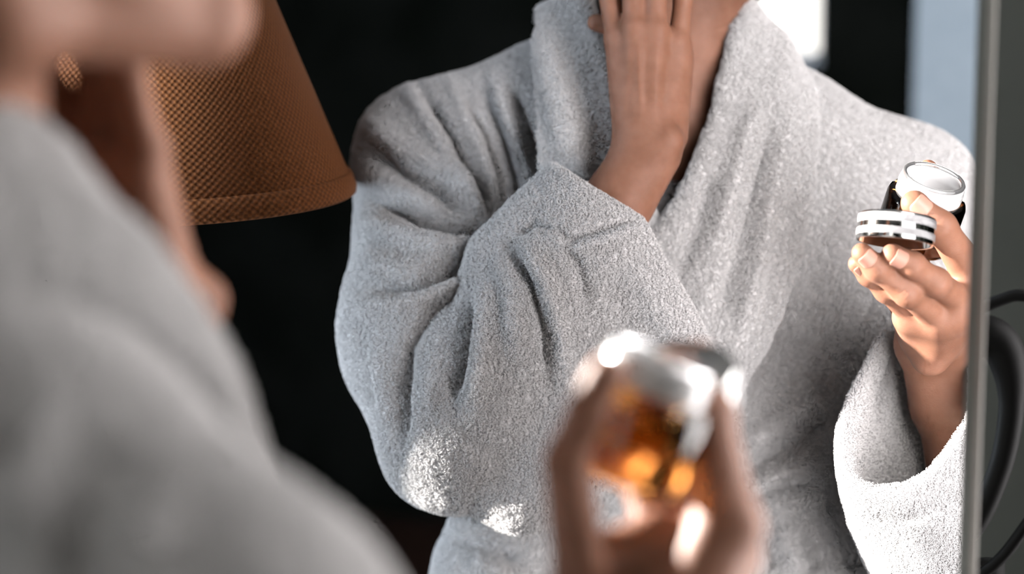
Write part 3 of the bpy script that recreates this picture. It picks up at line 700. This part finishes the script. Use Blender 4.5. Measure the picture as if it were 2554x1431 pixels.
# collar: shawl lapels and the band round the neck
cf = Field((.02, 1.46, -.22), (.28, 1.84, .33), .0022)
IN = [(1480, 900, 1.46), (1560, 740, 1.455), (1650, 595, 1.453), (1745, 430, 1.455), (1795, 300, 1.462), (1830, 160, 1.475), (1853, 40, 1.50), (1848, 10, 1.545), (1790, 5, 1.60), (1690, 5, 1.625),
      (1590, 0, 1.60), (1490, -20, 1.55), (1448, 0, 1.51), (1484, 120, 1.475), (1526, 240, 1.455), (1530, 330, 1.45), (1560, 450, 1.455), (1622, 560, 1.462), (1700, 700, 1.47)]
OUT = [(1700, 1180, 1.462), (1830, 960, 1.455), (1920, 780, 1.452), (1985, 560, 1.458), (2008, 400, 1.468), (2012, 290, 1.482), (1998, 215, 1.515), (1950, 185, 1.580), (1850, 200, 1.645), (1690, 210, 1.668),
       (1520, 190, 1.645), (1380, 90, 1.59), (1302, 110, 1.545), (1308, 190, 1.505), (1330, 280, 1.475), (1362, 400, 1.455), (1420, 520, 1.460), (1500, 650, 1.468), (1560, 800, 1.472)]
IN = spline([T(*q) for q in IN], 3); OUT = spline([T(*q) for q in OUT], 3)
CEN = T(1690, 200, 1.56)
MID = []
for a, c in zip(IN, OUT):
    m_ = (a + c) / 2; o_ = m_ - CEN; o_[2] = 0; MID.append(m_ + o_ / np.linalg.norm(o_) * .008)
for i in range(len(IN) - 1):
    cf.quad(IN[i], IN[i + 1], MID[i + 1], MID[i], .0085, k=.004); cf.quad(MID[i], MID[i + 1], OUT[i + 1], OUT[i], .0095, k=.004)
LAPEL = [([(1933, 293), (1885, 440), (1836, 640), (1780, 820)], 26, -8.5), ([(1890, 250), (1840, 440), (1780, 640)], 30, 8.5), ([(1975, 260), (1935, 440), (1890, 660), (1840, 860)], 24, 8.5),
         ([(1780, 420), (1740, 560), (1690, 700)], 24, -5.1), ([(1360, 60), (1390, 250), (1430, 400)], 40, 6.8)]
collar = finish('collar', cf, LAPEL, None, robe, 9, smooth=4)

# sleeve of the arm that holds the jar, with its open cuff
RING = [(2180, 1245, 1.405), (2290, 1222, 1.395), (2392, 1115, 1.400), (2446, 985, 1.43), (2415, 860, 1.50), (2310, 800, 1.54), (2226, 815, 1.53), (2142, 945, 1.495), (2092, 1070, 1.46), (2102, 1190, 1.425)]
RING = np.array([V(*q) for q in RING])
def ring_sample(R, n=96):
    P = np.vstack([R[-2:], R, R[:3]]); S_ = spline(P, 12)[24:24 + 12 * len(R)]
    k = np.linspace(0, len(S_), n, endpoint=False); return np.array([S_[int(q) % len(S_)] * (1 - q % 1) + S_[(int(q) + 1) % len(S_)] * (q % 1) for q in k])
R0 = ring_sample(RING)
def circ(c, rx, rd, like):                                      # section of the sleeve further down the arm
    c = np.asarray(c); q = like - like.mean(0); q2 = q - np.outer(q @ np.array([.12, .05, 1.]) / 1.02, np.array([.12, .05, 1.]) / 1.02)
    q2 /= np.linalg.norm(q2, axis=1, keepdims=True); return c + q2 * np.array([rx, rd, rx])
C1 = circ(V(2325, 1335, 1.475), .064, .064, R0); C2 = circ(V(2400, 1480, 1.505), .070, .068, R0); C3 = circ(V(2480, 1640, 1.535), .070, .070, R0)
ctr = R0.mean(0)
def inward(R, a): return R + (R.mean(0) - R) / np.linalg.norm(R.mean(0) - R, axis=1, keepdims=True) * a
updir = np.array([.0, -.35, .93])
rows = [C3, C2 * .6 + C3 * .4, C2, C1 * .4 + C2 * .6]
for t in np.linspace(0, 1, 14): rows.append(C1 * (1 - t) + R0 * t + (math.sin(math.pi * t) * .004) * ((C1 - C1.mean(0)) / .064))
th = .0085
for a in np.linspace(.25, 1, 6) * math.pi: rows.append(inward(R0, th * (1 - math.cos(a)) / 2) + updir * math.sin(a) * th * .6)
Ri, Ci = inward(R0, th), inward(C1, th)
for t in np.linspace(0, 1, 14)[1:]: rows.append(Ri * (1 - t) + Ci * t)
rows.append(inward(C2, th)); G = np.array(rows)
nr, nc = G.shape[:2]; gv = G.reshape(-1, 3)
gf = np.array([(i * nc + j, i * nc + (j + 1) % nc, (i + 1) * nc + (j + 1) % nc, (i + 1) * nc + j) for i in range(nr - 1) for j in range(nc)])
def subdivide(G):
    m = (G + np.roll(G, -1, 1)) / 2; H = np.empty((G.shape[0], G.shape[1] * 2, 3)); H[:, ::2] = G; H[:, 1::2] = m
    K = np.empty((H.shape[0] * 2 - 1, H.shape[1], 3)); K[::2] = H; K[1::2] = (H[:-1] + H[1:]) / 2; return K
G = subdivide(subdivide(G)); nr, nc = G.shape[:2]; gv = G.reshape(-1, 3)
jj = np.arange(nc); gf = np.concatenate([np.stack([i * nc + jj, i * nc + (jj + 1) % nc, (i + 1) * nc + (jj + 1) % nc, (i + 1) * nc + jj], 1) for i in range(nr - 1)])
for _ in range(4): gv = laplace(gv, gf, .5)
if (normals(gv, gf)[:nc] * (gv[:nc] - gv[:nc].mean(0))).sum() < 0: gf = gf[:, ::-1].copy()
CUFF = [([(2235, 850), (2200, 980), (2188, 1060)], 12, -5), ([(2150, 1290), (2250, 1300), (2380, 1230)], 16, -3), ([(2260, 1330), (2330, 1431)], 26, 4)]
gv = fold(gv, gf, CUFF); gn = normals(gv, gf)
gv = gv + gn * (lumps(gv, 16, 20) * .001 + lumps(gv, 60, 21) * .0003)[:, None]
sleeve2 = real_mesh('sleeve', gv, gf, M['terry'], robe); SHEETS.append(('sleeve', gv, gf))

# skirt of the robe down to the calves, and the legs under it
sk = []; skn = 120; hipc = T(1640, 1500, 1.565)
waist_w = real(hipc); side_w = dirw(refldir(np.array([1., 0, 0]))); side_w[2] = 0; side_w /= np.linalg.norm(side_w); frw = np.array([-side_w[1], side_w[0], 0])
zt = waist_w[2] + .05
for i, z in enumerate(np.linspace(zt, .32, 30)):
    t = i / 29
    for k in range(skn):
        a = 6.28318 * k / skn; fr_ = 1 + .05 * t * math.sin(9 * a) + .03 * t * math.sin(16 * a + 1)
        p = np.array([waist_w[0], waist_w[1], z]) + (side_w * math.cos(a) * (.178 + .06 * t) + frw * math.sin(a) * (.092 + .078 * t)) * fr_; sk.append(p)
skf = np.array([(i * skn + k, i * skn + (k + 1) % skn, (i + 1) * skn + (k + 1) % skn, (i + 1) * skn + k) for i in range(29) for k in range(skn)])[:, ::-1].copy()
mesh_obj('robe_skirt', sk, skf, M['terry'], robe)
bt = []; bz = zt - .075; prof_b = [(.0, -.030), (.010, -.026), (.012, 0), (.010, .026), (.0, .030), (-.008, 0)]
for k in range(96):
    a = 6.28318 * k / 96; d_ = side_w * math.cos(a); e_ = frw * math.sin(a)
    for (o_, h_) in prof_b: bt.append(np.array([waist_w[0], waist_w[1], bz + h_]) + d_ * (.192 + o_) + e_ * (.108 + o_))
bf_ = np.array([(k * 6 + j, ((k + 1) % 96) * 6 + j, ((k + 1) % 96) * 6 + (j + 1) % 6, k * 6 + (j + 1) % 6) for k in range(96) for j in range(6)])[:, ::-1].copy()
mesh_obj('belt', bt, bf_, M['terry'], robe)

# terry pile: short loops standing all over the outside of the robe that the mirror shows
def pile(sheets, per_mm2, parent, seed=11):
    rg = np.random.default_rng(seed); P, Nn = [], []
    for (nm, vv, fc) in sheets:
        nn = normals(vv, fc); A, B, C_, Dd = (vv[fc[:, k]] for k in range(4))
        ar = .5 * np.linalg.norm(np.cross(C_ - A, Dd - B), axis=1); fcn = nn[fc].mean(1); fm = vv[fc].mean(1)
        face = -(fcn * fm).sum(1) / np.linalg.norm(fm, axis=1)
        px = 1277 + F * fm[:, 0] / fm[:, 1]; py = 716 - F * fm[:, 2] / fm[:, 1]
        ar = ar * (face > -.35) * (px < 2470) * (py < 1480) * (py > -40)
        n = int(ar.sum() * 1e6 * per_mm2); pick = rg.choice(len(fc), n, p=ar / ar.sum())
        u, v = rg.random((n, 1)), rg.random((n, 1))
        P.append((A[pick] * (1 - u) + B[pick] * u) * (1 - v) + (Dd[pick] * (1 - u) + C_[pick] * u) * v); Nn.append(fcn[pick])
    P = np.concatenate(P); Nn = np.concatenate(Nn); n = len(P)
    lean = rg.normal(size=(n, 3)); lean -= (lean * Nn).sum(1, keepdims=True) * Nn; lean /= np.linalg.norm(lean, axis=1, keepdims=True)
    cl = np.stack([lumps(P, 190, 31 + k) for k in range(3)], 1); cl -= (cl * Nn).sum(1, keepdims=True) * Nn
    lean = lean * .65 + cl * .30
    ln = rg.uniform(.0014, .0032, (n, 1))
    pts = np.stack([P - Nn * .0004, P + Nn * ln * .6 + lean * ln * .3, P + Nn * ln * .85 + lean * ln * .95], 1)
    W = real(pts.reshape(-1, 3)) - np.array(wloc(parent))
    hc = bpy.data.hair_curves.new('terry_pile'); hc.add_curves([3] * n)
    hc.attributes['position'].data.foreach_set('vector', W.astype(np.float32).ravel())
    ra = hc.attributes.get('radius') or hc.attributes.new('radius', 'FLOAT', 'POINT')
    ra.data.foreach_set('value', np.tile(np.array([.00022, .00022, .00013], np.float32), n))
    hc.materials.append(M['pile']); o = bpy.data.objects.new('terry_pile', hc); link(o, parent); o['kind'] = 'stuff'; return n
print('pile', pile(SHEETS, 1.3, robe))
